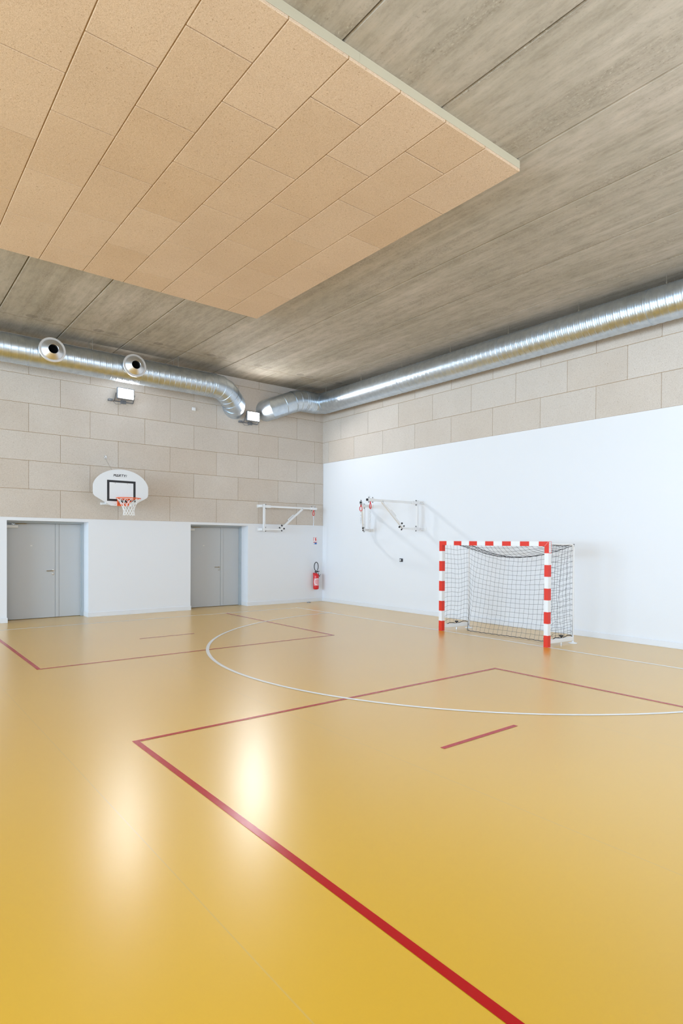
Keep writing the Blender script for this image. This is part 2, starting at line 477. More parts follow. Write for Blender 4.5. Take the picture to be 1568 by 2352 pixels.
bm = bmesh.new(); strip(bm, [(-21.0, YN), (-1.565, YN), (-1.565, YB), (-21.0, YB)], 0.05, 0.0010, True)
tag(link('boundary_line', bm, M['whiteline']), 'thin white boundary line painted along both walls under the goal posts', 'floor line')
bm = bmesh.new(); arc = []
for i in range(97):
    a = PI/2 + PI*i/96
    arc.append((-1.50+4.945*math.cos(a), -7.52+4.945*math.sin(a)))
strip(bm, arc, 0.05, 0.0022)
tag(link('goal_area_line', bm, M['whiteline']), 'curved white goal area line sweeping round in front of the goal', 'floor line')
bm = bmesh.new(); strip(bm, [(-8.38, YN-0.03), (-8.38, -5.51), (-3.575, -5.51), (-3.575, YN-0.03)], 0.05, 0.0016)
tag(link('court_line', bm, M['redline']), 'red court line by the two grey doors, on the far side', 'floor line')
bm = bmesh.new(); strip(bm, [(-8.38, YB), (-8.38, -9.305), (-3.575, -9.305), (-3.575, YB)], 0.05, 0.0016)
tag(link('court_line', bm, M['redline']), 'red court line running large across the foreground floor', 'floor line')
for y, lb in ((-3.75, 'short thin red dash on the floor before the basketball hoop'), (-11.10, 'short red dash on the floor in front of the goal')):
    bm = bmesh.new(); strip(bm, [(-6.478, y), (-5.482, y)], 0.05, 0.0016)
    tag(link('service_mark', bm, M['redline']), lb, 'floor line')

# ------------------------------------------------------------------ ceiling raft
RX, RYN, RYF, RZ = -4.565, -10.40, -4.40, 5.88
raft = tag(empty('ceiling_raft', (-8.7, -7.4, RZ)), 'large tan wood wool acoustic raft fixed under the concrete ceiling', 'ceiling panel')
def under(o, root):
    o.parent = root; o.matrix_parent_inverse = Matrix.Translation(root.location).inverted() if root.rotation_euler[2] == 0 else (Matrix.Translation(root.location) @ Matrix.Rotation(root.rotation_euler[2], 4, 'Z')).inverted()
    return o
bm = bmesh.new(); g = 0.0034
for s in range(14):
    xb = RX-0.6*s; xa = xb-0.6
    ys = [RYF] + [RYF-(1.2*(j+1) if s % 2 == 0 else 0.6+1.2*j) for j in range(5)] + [RYN]
    ys = sorted(set(round(v, 4) for v in ys))
    for a, b in zip(ys, ys[1:]):
        box(bm, (xa+g, a+g, RZ), (xb-g, b-g, RZ+0.030), 0.006)
box(bm, (RX-8.4+0.01, RYN+0.01, RZ+0.012), (RX-0.01, RYF-0.01, RZ+0.032), mi=1)
under(link('panel_field', bm, [M['raft'], M['joint']]), raft)
bm = bmesh.new()
box(bm, (RX-8.4+0.004, RYN+0.004, RZ+0.031), (RX-0.004, RYF-0.004, H), 0.003)
for xj in (-6.85, -9.25, -11.65):
    box(bm, (xj-0.002, RYN+0.002, RZ+0.033), (xj+0.002, RYN+0.006, H-0.002))
under(link('edge_profile', bm, M['profile']), raft)

# ------------------------------------------------------------------ ducts
DR = 0.283
def spiral_duct(bm, p0, p1, R, pitch=0.125, step=0.0125, n=56, pieces=3.0):
    p0 = Vector(p0); p1 = Vector(p1); d, u, v = frame_from(p1-p0); L = (p1-p0).length
    N = int(L/step); prev = None
    for i in range(N+1):
        h = L*i/N; ring = []
        for k in range(n):
            a = 2*PI*k/n
            ph = (h/pitch + k/n) % 1.0
            dd = min(ph, 1-ph)*pitch
            r = R + 0.0055*max(0.0, 1-dd/0.013)
            # very slight oil-canning of the sheet between the seams
            r += 0.0014*math.cos(2*PI*3*ph)
            ring.append(bm.verts.new(p0+d*h+(u*math.cos(a)+v*math.sin(a))*r))
        if prev:
            for k in range(n): bm.faces.new((prev[k], prev[(k+1)%n], ring[(k+1)%n], ring[k]))
        prev = ring
def collar(bm, c, d, R, wd=0.05):
    lathe(bm, Vector(c)-Vector(d).normalized()*wd/2, d, [(R-0.004,0),(R+0.007,0),(R+0.007,0.006),(R+0.004,0.012),(R+0.004,wd-0.012),(R+0.007,wd-0.006),(R+0.007,wd),(R-0.004,wd)], 56)
def hanger(bm, c, top):
    torus(bm, c, (0,1,0) if abs(top[0]-c[0]) < 1e-6 and False else (0,1,0), 0.1, 0.01)

# duct A along the door wall
AY, AZ = -0.61, 5.52
ra = tag(empty('ventilation_duct', (-6.0, AY, AZ)), 'round galvanised spiral duct with two nozzles above the basketball hoop', 'duct')
bm = bmesh.new(); spiral_duct(bm, (-13.6, AY, AZ), (-3.74, AY, AZ), DR)
under(link('spiral_pipe', bm, M['galv'], None, 'all'), ra)
bm = bmesh.new(); spiral_duct(bm, (-21.9, AY, AZ), (-13.6, AY, AZ), DR, step=0.05, n=32)
under(link('spiral_pipe', bm, M['galv'], None, 'all'), ra)
def elbow_pts(a, b, c, cut, n):
    """round the corner a-b-c with n chords"""
    a, b, c = Vector(a), Vector(b), Vector(c)
    s = b+(a-b).normalized()*cut; e = b+(c-b).normalized()*cut
    out = []
    for i in range(n+1):
        t_ = i/n; out.append(s*(1-t_)**2 + b*2*t_*(1-t_) + e*t_*t_)
    return out
B1 = (-3.40, AY, AZ); EA = (-2.98, -0.32, 5.23)
pe = elbow_pts((-5, AY, AZ), B1, EA, 0.28, 3)
PA = [Vector((-3.75, AY, AZ))]+pe+[Vector(EA), Vector((-2.80, 0.10, 5.17))]
bm = bmesh.new(); tube(bm, PA[:-2], DR, 56)
under(link('elbow', bm, M['galv'], None, True), ra)
bm = bmesh.new(); tube(bm, PA[-3:], DR-0.003, 56)
under(link('end_pipe', bm, M['galv'], None, True), ra)
bm = bmesh.new()
for x in (-16.0, -7.62, -3.74): collar(bm, (x, AY, AZ), (1,0,0), DR)
d_ = Vector(EA)-pe[-1]
for q in pe: pass
def seam_ring(bm, path, i):
    a = Vector(path[i])-Vector(path[i-1]); b = Vector(path[min(i+1,len(path)-1)])-Vector(path[i])
    n_ = a.normalized()+(b.normalized() if b.length > 1e-6 else a.normalized())
    torus(bm, path[i], n_, DR+0.002, 0.005, 56, 6)
for i in range(1, len(PA)-1): seam_ring(bm, PA, i)
torus(bm, Vector(PA[-3]).lerp(Vector(PA[-2]), 0.55), Vector(PA[-2])-Vector(PA[-3]), DR, 0.005, 56, 6)
split('joint_collar', bm, M['galv'], ra, True)
for cx in (-7.262, -5.655):
    bm = bmesh.new()
    lathe(bm, (cx, AY, AZ+0.02), (0,-1,0), [(0.20,0.15),(0.20,0.345),(0.243,0.350),(0.247,0.358),(0.247,0.372),(0.240,0.378),(0.208,0.378),(0.203,0.372),(0.200,0.380),(0.196,0.386),(0.098,0.462),(0.094,0.464),(0.090,0.460),(0.088,0.33)], 64)
    nz = under(link('air_nozzle', bm, M['alu'], None, True), ra)
    bm = bmesh.new()
    lathe(bm, (cx, AY, AZ+0.02), (0,-1,0), [(0,0.40),(0.0885,0.40)], 40)  # flat disc whose black stands for the shade inside the nozzle
    h = link('nozzle_dark_disc', bm, M['hole']); h.parent = nz; h.matrix_parent_inverse = nz.matrix_parent_inverse.copy()
    h.matrix_parent_inverse = Matrix.Translation(ra.location).inverted()
    h.matrix_parent_inverse = Matrix.Identity(4)
def hangers(pts, root, ax):
    for p in pts:
        p = Vector(p)
        for s in (-1, 1):
            bm = bmesh.new()
            q = p + Vector(ax)*s*0.0
            off = (Vector((0,1,0)) if ax[0] else Vector((1,0,0)))*s*0.14
            tube(bm, [q+off+Vector((0,0,z_)) for z_ in (DR*0.82, DR*0.86, DR*0.861, DR*0.97, DR*0.971, H-p.z)], [0.006,0.006,0.013,0.013,0.006,0.006], 6)
            under(link('hanger_rod', bm, M['steel']), root)
hangers([(-9.5, AY, AZ), (-6.45, AY, AZ), (-4.6, AY, AZ)], ra, (1,0,0))
# marker scribble on the underside of duct A
bm = bmesh.new(); x = -5.98
random.seed(3)
for i in range(24):
    hgt = random.uniform(0.02, 0.05); ang = -1.05+random.uniform(-0.05, 0.05)
    if i in (3, 9, 16): x += 0.035
    for kk in range(1):
        a0 = ang - 0.0; a1 = ang - hgt/DR
        r = DR+0.0045
        p = [(x, AY+r*math.cos(a)*-1*math.cos(0), AZ+r*math.sin(a)) for a in (a0, a1)]
        tube(bm, [Vector(p[0]), Vector(p[1])+Vector((random.uniform(-0.015,0.015),0,0))], 0.003, 4)
    x += random.uniform(0.010, 0.026)
under(link('marker_writing', bm, M['grey']), ra)

# duct B along the goal wall
BX, BZ = -0.40, 5.585
rb = tag(empty('ventilation_duct', (BX, -7.0, BZ)), 'long round galvanised spiral duct running above the goal wall', 'duct')
bm = bmesh.new(); spiral_duct(bm, (BX, Y0+0.1, BZ), (BX, -0.74, BZ), DR)
under(link('spiral_pipe', bm, M['galv'], None, 'all'), rb)
c1 = Vector((BX, -0.46, BZ)); c2 = Vector((-1.15, -0.46, BZ)); EB = Vector((-1.84, -0.34, 5.285))
bm = bmesh.new()
q1 = elbow_pts((BX, -3, BZ), c1, c2, 0.16, 1)
tube(bm, [Vector((BX, -0.76, BZ)), q1[0], q1[1], Vector((-0.64, -0.46, BZ))], DR, 56)
under(link('elbow', bm, M['galv'], None, True), rb)
bm = bmesh.new(); spiral_duct(bm, (-0.64, -0.46, BZ), (-0.93, -0.46, BZ), DR, pitch=0.06)
under(link('spiral_pipe', bm, M['galv'], None, 'all'), rb)
q2 = elbow_pts(c1, c2, EB, 0.17, 2)
bm = bmesh.new(); tube(bm, [Vector((-0.93, -0.46, BZ))]+q2, DR, 56)
under(link('elbow', bm, M['galv'], None, True), rb)
bm = bmesh.new(); PB = [q2[-1], EB, Vector((-1.93, 0.10, 5.24))]; tube(bm, PB, DR-0.003, 56)
under(link('end_pipe', bm, M['galv'], None, True), rb)
bm = bmesh.new()
for y in (-12.9, -11.3, -9.9, -6.9, -3.9, -0.76): collar(bm, (BX, y, BZ), (0,1,0), DR, 0.03)
dB = EB-q2[-1]
path = [Vector((BX,-0.76,BZ)), q1[0], q1[1], Vector((-0.64,-0.46,BZ)), Vector((-0.93,-0.46,BZ))]+q2+[EB, PB[-1]]
for i in range(1, len(path)-1): seam_ring(bm, path, i)
torus(bm, q2[-1].lerp(EB, 0.5), dB, DR, 0.005, 56, 6)
split('joint_collar', bm, M['galv'], rb, True)
hangers([(BX, -0.9-1.55*i, BZ) for i in range(9)], rb, (0,1,0))

# ------------------------------------------------------------------ floodlights
def floodlight(loc, rotz, label, power=1.0):
    r = empty('floodlight', loc, rotz); tag(r, label, 'lamp', 'floodlights')
    # local: wall at y=0, lamp looks along -y
    bm = bmesh.new(); box(bm, (-0.19, -0.20, -0.02), (0.19, -0.14, 0.24), 0.010)
    for i in range(9): box(bm, (-0.17+i*0.0425-0.004, -0.14, 0.0), (-0.17+i*0.0425+0.004, -0.115, 0.22))
    link('housing', bm, M['lampbody'], r)
    bm = bmesh.new(); tube(bm, [(-0.205,-0.16,0.11), (-0.205,-0.05,-0.05), (-0.205,-0.012,-0.05), (0.205,-0.012,-0.05), (0.205,-0.05,-0.05), (0.205,-0.16,0.11)], 0.012, 6)
    box(bm, (-0.06,-0.03,-0.09), (0.06,-0.0,-0.01), 0.003)
    link('mounting_bracket', bm, M['lampbody'], r)
    bm = bmesh.new(); box(bm, (-0.165, -0.206, 0.005), (0.165, -0.2005, 0.215), 0.002)
    link('lens', bm, M['lens'], r)
    bm = bmesh.new(); box(bm, (-0.34, -0.09, -0.07), (-0.25, -0.01, -0.02), 0.005)
    tube(bm, [(-0.25,-0.04,-0.05), (-0.18,-0.05,-0.12), (-0.08,-0.1,-0.12), (-0.05,-0.15,0.0)], 0.005, 6)
    link('cable_box', bm, M['lampbody'], r)
    l = bpy.data.lights.new('lamp_glow', 'AREA'); l.shape = 'RECTANGLE'; l.size = 0.33; l.size_y = 0.21
    l.energy = FLOOD_POWER*power; l.color = FLOOD_COL
    lo = bpy.data.objects.new('lamp_glow', l); C.objects.link(lo); lo.parent = r
    lo.location = (0, -0.215, 0.11); lo.rotation_euler = (-math.radians(90-20), 0, 0)
    return r
floodlight((-5.60, -0.018, 4.96), 0, 'lit floodlight on the left wall directly above the basketball hoop', 0.5)
floodlight((-2.37, -0.018, 4.90), 0, 'lit floodlight between the two duct ends near the corner')
for x in (-16.0,): floodlight((x, -0.018, 4.95), 0, 'added floodlight far along the door wall, out of view left of the others')  # lamp added out of view for more light along this wall
for x, lb in ((-5.60, 'lit floodlight high on the wall behind the camera, middle one'), (-2.30, 'lit floodlight high behind the camera, close to the goal wall'), (-13.0, 'added unseen floodlight high behind the camera, far from the goal wall')):
    floodlight((x, Y0, 4.95), PI, lb, 0.5 if x > -3 else 1.2)  # the lamp farthest from the goal wall is an unseen addition

# wall plate on cladding
bm = bmesh.new(); box(bm, (-0.043, -0.03, -0.04), (0.043, 0, 0.04), 0.005)
o = link('wall_sensor', bm, M['whitep']); o.location = (-3.915, -0.016, 5.005)
tag(o, 'small square white plate on the cladding below the left duct', 'sensor')

# ------------------------------------------------------------------ basketball hoop
BY = -0.60; BXC = -5.815
hoop = tag(empty('basketball_hoop', (BXC, 0, 2.5)), 'white fan-shaped basketball backboard with orange rim above the doors', 'basketball hoop')
bx0, bx1, bz0, bz1 = BXC-0.585, BXC+0.585, 2.487, 3.295
out = [(BXC-0.215, bz0), (BXC+0.215, bz0)]
out += [(bx1-0.075, bz0+0.175), (bx1-0.03, bz0+0.205), (bx1-0.006, bz0+0.245), (bx1, bz0+0.29), (bx1, bz0+0.455)]
cz_, rx_, rz_ = bz1-0.41, 0.62, 0.41
top = []
for i in range(0, 25):
    a = math.radians(10+160*i/24); top.append((BXC+0.615*math.cos(a)*0.965, (bz0+0.37)+0.438*math.sin(a)))
out += top
out += [(bx0, bz0+0.455), (bx0, bz0+0.29), (bx0+0.006, bz0+0.245), (bx0+0.03, bz0+0.205), (bx0+0.075, bz0+0.175)]
out = [p for p in out if True]
bm = bmesh.new(); prism(bm, out, BY, BY+0.022, 'y')
under(link('backboard', bm, M['board']), hoop)
bm = bmesh.new(); f0, f1, g0, g1 = BXC-0.30, BXC+0.305, 2.588, 3.048; lw = 0.048
yb = BY-0.0015
for a, b in (((f0,g1-lw),(f1,g1)), ((f0,g0),(f1,g0+lw)), ((f0,g0+lw),(f0+lw,g1-lw)), ((f1-lw,g0+lw),(f1,g1-lw))):
    box(bm, (a[0], yb, a[1]), (b[0], BY+0.001, b[1]))
under(link('target_square', bm, M['black']), hoop)
def letters(bm, strokes, x0, z0, hgt, th, shear, depth, P):
    """strokes: list of ((x,z),(x,z)) in letter heights"""
    for (a, b) in strokes:
        A = Vector((a[0]+a[1]*shear, a[1])); B = Vector((b[0]+b[1]*shear, b[1]))
        d = (B-A).normalized(); n_ = Vector((-d.y, d.x))*th/2
        A2 = A-d*th*0.4; B2 = B+d*th*0.4
        q = [A2+n_, A2-n_, B2-n_, B2+n_]
        v0 = [bm.verts.new(P(x0+p.x*hgt, z0+p.y*hgt, 0)) for p in q]; v1 = [bm.verts.new(P(x0+p.x*hgt, z0+p.y*hgt, depth)) for p in q]
        fs = [bm.faces.new(v0), bm.faces.new(v1[::-1])]+[bm.faces.new((v0[i], v1[i], v1[(i+1)%4], v0[(i+1)%4])) for i in range(4)]
        bmesh.ops.recalc_face_normals(bm, faces=fs)
LM = [((0,0),(0,1)),((0,1),(0.42,0.45)),((0.42,0.45),(0.84,1)),((0.84,1),(0.84,0))]
LA = [((0,0),(0.45,1)),((0.45,1),(0.9,0)),((0.12,0),(0.80,0))]
LR = [((0,0),(0,1)),((0,1),(0.6,1)),((0.6,1),(0.66,0.6)),((0.66,0.6),(0.1,0.42)),((0.25,0.42),(0.72,0))]
LT = [((0,1),(0.8,1)),((0.4,1),(0.4,0))]
LY = [((0,1),(0.36,0.45)),((0.75,1),(0.36,0.45)),((0.36,0.45),(0.36,0))]
LS = [((0,0),(0.1,1)),((0.2,0),(0.3,1))]
bm = bmesh.new(); adv = 0
for Lt, wdt in ((LM,1.12),(LA,1.12),(LR,1.0),(LT,0.98),(LY,0.95)):
    letters(bm, [((a[0]+adv, a[1]), (b[0]+adv, b[1])) for a, b in Lt], BXC-0.165, 3.135, 0.046, 0.22, 0.28, 0.0015, lambda x, z, d: (x, BY-0.0015+d, z-0.0))
    adv += wdt*1.08
letters(bm, [((a[0]+adv, a[1]), (b[0]+adv, b[1])) for a, b in LS], BXC-0.165, 3.135, 0.046, 0.08, 0.28, 0.0015, lambda x, z, d: (x, BY-0.0015+d, z))
under(link('lettering', bm, M['black']), hoop)
bm = bmesh.new()
for x, z in ((BXC-0.13, 2.985), (BXC+0.13, 2.985), (BXC-0.13, 2.52), (BXC+0.13, 2.52)):
    lathe(bm, (x, BY, z), (0,-1,0), [(0,0.006),(0.007,0.005),(0.009,0)], 12)
split('bolt', bm, M['steel'], hoop)
# wall arms and cross bar behind the board
bm = bmesh.new()
box(bm, (BXC-0.30, BY+0.024, 2.545), (BXC+0.30, BY+0.064, 2.595), 0.003)
box(bm, (BXC-0.30, BY+0.024, 2.955), (BXC+0.30, BY+0.064, 3.005), 0.003)
box(bm, (-6.09, -0.060, 2.525), (-5.42, -0.018, 2.578), 0.003)
box(bm, (-6.09, -0.060, 2.955), (-5.42, -0.018, 3.008), 0.003)
for s in (-1, 1):
    box(bm, (BXC+s*0.17-0.02, BY+0.05, 2.55), (BXC+s*0.17+0.02, -0.02, 2.59), 0.003)
    box(bm, (BXC+s*0.17-0.02, BY+0.05, 2.96), (BXC+s*0.17+0.02, -0.02, 3.00), 0.003)
    tube(bm, [(BXC+s*0.17, BY+0.06, 2.97), (BXC+s*0.17, -0.03, 2.60)], 0.014, 8)
under(link('support_frame', bm, M['white']), hoop)
# rim, bracket, net
RXC, RYC, RZC, RR = -5.785, BY-0.145-0.235, 2.640, 0.243
bm = bmesh.new(); torus(bm, (RXC, RYC, RZC), (0,0,1), RR, 0.0095, 40, 8)
for s in (-1, 1):
    tube(bm, [(RXC+s*0.17, RYC+0.155, RZC), (RXC+s*0.10, BY-0.01, RZC-0.10)], 0.009, 8)
    tube(bm, [(RXC+s*0.12, RYC+0.20, RZC), (RXC+s*0.09, BY-0.01, RZC)], 0.009, 8)
box(bm, (RXC-0.12, BY-0.13, RZC-0.009), (RXC+0.12, BY-0.002, RZC+0.004), 0.002)
box(bm, (RXC-0.12, BY-0.012, RZC-0.155), (RXC+0.12, BY-0.002, RZC+0.004), 0.002)
prism(bm, [(BY-0.13, RZC), (BY-0.004, RZC), (BY-0.004, RZC-0.15)], RXC-0.122, RXC-0.112, 'x')
prism(bm, [(BY-0.13, RZC), (BY-0.004, RZC), (BY-0.004, RZC-0.15)], RXC+0.112, RXC+0.122, 'x')
under(link('rim', bm, M['orange'], None, True), hoop)
bm = bmesh.new(); box(bm, (RXC-0.085, BY-0.0145, RZC-0.075), (RXC+0.085, BY-0.0125, RZC-0.025))
under(link('rim_plate', bm, M['black']), hoop)
bm = bmesh.new(); n_ = 12; rows = [(RR-0.004, 0.0), (0.185, -0.075), (0.150, -0.145), (0.122, -0.21), (0.108, -0.27), (0.112, -0.33), (0.12, -0.37)]
def npt(row, k):
    r, h = rows[row]; a = 2*PI*(k+(0.5 if row % 2 else 0))/n_
    return Vector((RXC+0.012*row/6+r*math.cos(a), RYC+r*math.sin(a), RZC+h+random.uniform(-0.006, 0.006)*(row > 0)))
P_ = [[npt(r, k) for k in range(n_)] for r in range(len(rows))]
for r in range(len(rows)-1):
    for k in range(n_):
        k2 = (k-1) % n_ if r % 2 == 0 else (k+1) % n_
        tube(bm, [P_[r][k], P_[r+1][k]], 0.0042, 5); tube(bm, [P_[r][k], P_[r+1][k2]], 0.0042, 5)
under(link('net', bm, M['wcord']), hoop)
# tether cable and wall hook
bm = bmesh.new()
lathe(bm, (-5.99, -0.018, 3.63), (0,-1,0), [(0,0.03),(0.012,0.03),(0.014,0.0)], 10)
torus(bm, (-5.988, -0.04, 3.605), (0,1,0), 0.018, 0.005, 14, 6, sx=2.0)
under(link('wall_hook', bm, M['chain'], None, True), hoop)
bm = bmesh.new(); tube(bm, [(-5.985, -0.04, 3.565), (BXC-0.10, BY+0.03, 3.10)], 0.003, 5)
under(link('tether_cable', bm, M['steel']), hoop)

# ------------------------------------------------------------------ punch-bag brackets
def bracket(post, wall_dir, arm_ang, L, label, printed):
    """post: base point of the upright; wall_dir: unit vector to the wall; arm_ang: heading of the arm"""
    px_, py_ = post; z0, z1 = 2.0, 2.72
    r = tag(empty('swing_arm_bracket', (px_, py_, z0)), label, 'wall bracket', 'folding bag brackets')
    wd = Vector((*wall_dir, 0)); sd = Vector((-wd.y, wd.x, 0)); P = Vector((px_, py_, 0)); dist = 0.22
    def ob(bm, c, d, hl, hw, h0, h1, start=0.0):
        d = Vector(d).normalized(); s = Vector((-d.y, d.x, 0))
        v = []
        for z in (h0, h1):
            for a, b in ((start,-hw),(hl,-hw),(hl,hw),(start,hw)):
                q = Vector(c)+d*a+s*b; v.append(bm.verts.new((q.x, q.y, z)))
        fs = [bm.faces.new([v[i] for i in f]) for f in ((0,3,2,1),(4,5,6,7),(0,1,5,4),(1,2,6,5),(2,3,7,6),(3,0,4,7))]
        bmesh.ops.bevel(bm, geom=list({e for f in fs for e in f.edges}), offset=0.0025, segments=1, affect='EDGES')
    gap = dist
    for zc in (2.045, 2.675):
        bm = bmesh.new()
        ob(bm, P, wd, gap, 0.004, zc-0.032, zc+0.032, 0.0)
        ob(bm, P+sd*0.05, wd, gap, 0.004, zc-0.032, zc+0.032, 0.0)
        ob(bm, P+wd*(gap-0.008), wd, 0.008, 0.10, zc-0.04, zc+0.04, 0.0)
        o = under(link('wall_plate', bm, M['white']), r)
        bm = bmesh.new()
        for a in (0.10, 0.15):
            c = P+wd*a-sd*0.006; lathe(bm, (c.x, c.y, zc), -sd, [(0,0.003),(0.008,0.003),(0.009,0)], 8)
        split('bolt', bm, M['steel'], r)
    bm = bmesh.new(); ob(bm, P-wd*0.025, wd, 0.05, 0.025, z0, z1)
    under(link('upright', bm, M['white']), r)
    a = Vector((math.cos(arm_ang), math.sin(arm_ang), 0)); s = Vector((-a.y, a.x, 0))
    bm = bmesh.new(); ob(bm, P, a, L, 0.02, 2.635, 2.685, 0.10)
    ob(bm, P, a, 0.19, 0.028, 2.625, 2.695, 0.03)
    ob(bm, P, a, L+0.01, 0.030, 2.625, 2.695, L-0.16)
    arm = under(link('arm', bm, M['white']), r)
    def strut(bm, A, B, th=0.02):
        d = (B-A).normalized(); n_ = s.cross(d).normalized()
        v = []
        for q in (A, B):
            for i, j in ((-1,-1),(1,-1),(1,1),(-1,1)): v.append(bm.verts.new(q+s*th*i+n_*th*1.15*j))
        fs = [bm.faces.new([v[i] for i in f]) for f in ((0,3,2,1),(4,5,6,7),(0,1,5,4),(1,2,6,5),(2,3,7,6),(3,0,4,7))]
        bmesh.ops.recalc_face_normals(bm, faces=fs)
    T_ = P+a*(L*0.735)+Vector((0,0,2.64)); E_ = P+a*(L*0.30)+Vector((0,0,2.05)); W_ = P+a*0.05+Vector((0,0,2.05))
    bm = bmesh.new(); strut(bm, E_, T_)
    under(link('diagonal_brace', bm, M['white']), r)
    bm = bmesh.new(); strut(bm, W_, E_, 0.017); ob(bm, P, a, 0.15, 0.028, 2.02, 2.08, 0.03)
    under(link('lower_bar', bm, M['white']), r)
    # name plate on the brace
    bm = bmesh.new(); dd = (T_-E_).normalized(); nn = s.cross(dd).normalized()
    if nn.z < 0: nn = -nn
    c0 = E_.lerp(T_, 0.38); c1_ = E_.lerp(T_, 0.66)
    pts = [c0+nn*0.018, c1_+nn*0.018, c1_-dd*0.03+nn*0.068, c0+dd*0.012+nn*0.068]
    v0 = [bm.verts.new(p-s*0.004) for p in pts]; v1 = [bm.verts.new(p+s*0.004) for p in pts]
    fs = [bm.faces.new(v0), bm.faces.new(v1[::-1])]+[bm.faces.new((v0[i], v1[i], v1[(i+1)%4], v0[(i+1)%4])) for i in range(4)]
    bmesh.ops.recalc_face_normals(bm, faces=fs)
    npl = under(link('name_plate', bm, M['white']), r)
    if printed:
        bm = bmesh.new(); rr = random.Random(5)
        for i in range(16):
            q = c0+dd*(0.035+i*0.0125)+nn*(0.034); h_ = rr.uniform(0.010, 0.024)
            tube(bm, [q-s*0.005, q-s*0.005+nn*h_+dd*rr.uniform(-0.004, 0.006)], 0.0018, 4)
            tube(bm, [q-s*0.005, q-s*0.005+dd*0.009], 0.0016, 4)
        o = under(link('plate_print', bm, M['grey']), r)
    # black star knobs and bolts
    def knob(p, ax, rr_=0.02, hh=0.03):
        bm = bmesh.new(); lathe(bm, p, ax, [(0,0),(0.008,0),(0.008,0.02),(rr_,0.022),(rr_*1.05,0.022+hh),(0,0.024+hh)], 10)
        under(link('knob', bm, M['black'], None, True), r)
    kq = E_.lerp(T_, 0.12)
    knob(kq+nn*0.02, nn); knob(kq-nn*0.02, -nn)
    knob(E_.lerp(T_, 0.02)+nn*0.02, nn, 0.016, 0.025); knob(E_.lerp(T_, 0.02)-nn*0.02, -nn, 0.016, 0.025)
    for zz, dz in ((2.695, 1), (2.625, -1), (2.085, 1), (2.015, -1)):
        q = P+a*0.045+Vector((0,0,zz)); knob(q, (0,0,dz), 0.014, 0.006)
    for dz in (1, -1):
        for aa in (L-0.13, L-0.02):
            q = P+a*aa+Vector((0,0,2.66+dz*0.035)); knob(q, (0,0,dz), 0.013, 0.004)
    bm = bmesh.new(); q = P+a*(L+0.012); ob(bm, q, a, 0.03, 0.024, 2.635, 2.685)
    if not printed: under(link('end_cap', bm, M['black']), r)
    else: under(link('end_cap', bm, M['white']), r)
    # red swivel, shackle and chain
    q = P+a*(L-0.065)+Vector((0,0,2.625))
    bm = bmesh.new(); tube(bm, [q, q-Vector((0,0,0.045))], 0.016, 10)
    torus(bm, q-Vector((0,0,0.105)), a if not printed else s, 0.030, 0.009, 18, 6, sx=1.9)
    under(link('shackle', bm, M['redx'], None, True), r)
    bm = bmesh.new()
    for i in range(9):
        c = q-Vector((0,0,0.175+i*0.034)); 
        torus(bm, c, a if i % 2 else s, 0.011, 0.0036, 12, 5, sx=2.0)
    tube(bm, [q-Vector((0,0,0.165)), q-Vector((0,0,0.45))], 0.002, 4)
    under(link('chain', bm, M['chain'], None, True), r)
    bm = bmesh.new(); torus(bm, P+a*(L-0.04)+Vector((0,0,2.725)), s, 0.015, 0.003, 12, 5, sx=1.5)
    under(link('eye_bolt', bm, M['chain'], None, True), r)
    return r
bracket((-2.055, -0.24), (0, 1), 0.0, 1.64, 'white swing arm bracket folded flat along the left wall', True)
bracket((-0.22, -4.22), (1, 0), PI, 1.50, 'white swing arm bracket projecting square from the right wall', False)
bracket((-0.22, -2.21), (1, 0), math.atan2(-1.114, -0.996), 1.49, 'white swing arm bracket nearest the corner on the right wall, seen end on', False)

# ------------------------------------------------------------------ small wall things
o = empty('fire_sign', (-0.265, -0.003, 1.752)); tag(o, 'small red and white fire extinguisher sign with blue band', 'sign')
def sgn(nm, a, b, m_, d=0.0):
    bm = bmesh.new(); box(bm, (a[0], -0.001-d, a[1]), (b[0], 0.002-d*0, b[1])); return link(nm, bm, m_, o)
sgn('sign_plate', (-0.066,-0.105), (0.066,0.105), M['whitep'])
bm = bmesh.new()
for a, b in (((-0.058,0.0),(-0.046,0.098)), ((-0.058,0.088),(-0.02,0.098)), ((0.05,0.0),(0.058,0.06)), ((0.03,0.088),(0.058,0.098)), ((-0.058,-0.045),(0.058,-0.028))):
    box(bm, (a[0], -0.0025, a[1]), (b[0], 0, b[1]))
prism(bm, [(0.002,0.0),(0.034,0.0),(0.034,0.065),(0.026,0.075),(0.030,0.094),(0.006,0.094),(-0.004,0.088),(0.008,0.078),(0.002,0.068)], -0.0025, 0.0, 'y')
link('pictogram', bm, M['redx'], o)
sgn('blue_band', (-0.058,-0.098), (0.058,-0.052), M['blue'], 0.0015)
bm = bmesh.new(); box(bm, (-0.055,-0.003,-0.095), (-0.02,0,-0.056)); link('white_panel', bm, M['whitep'], o)

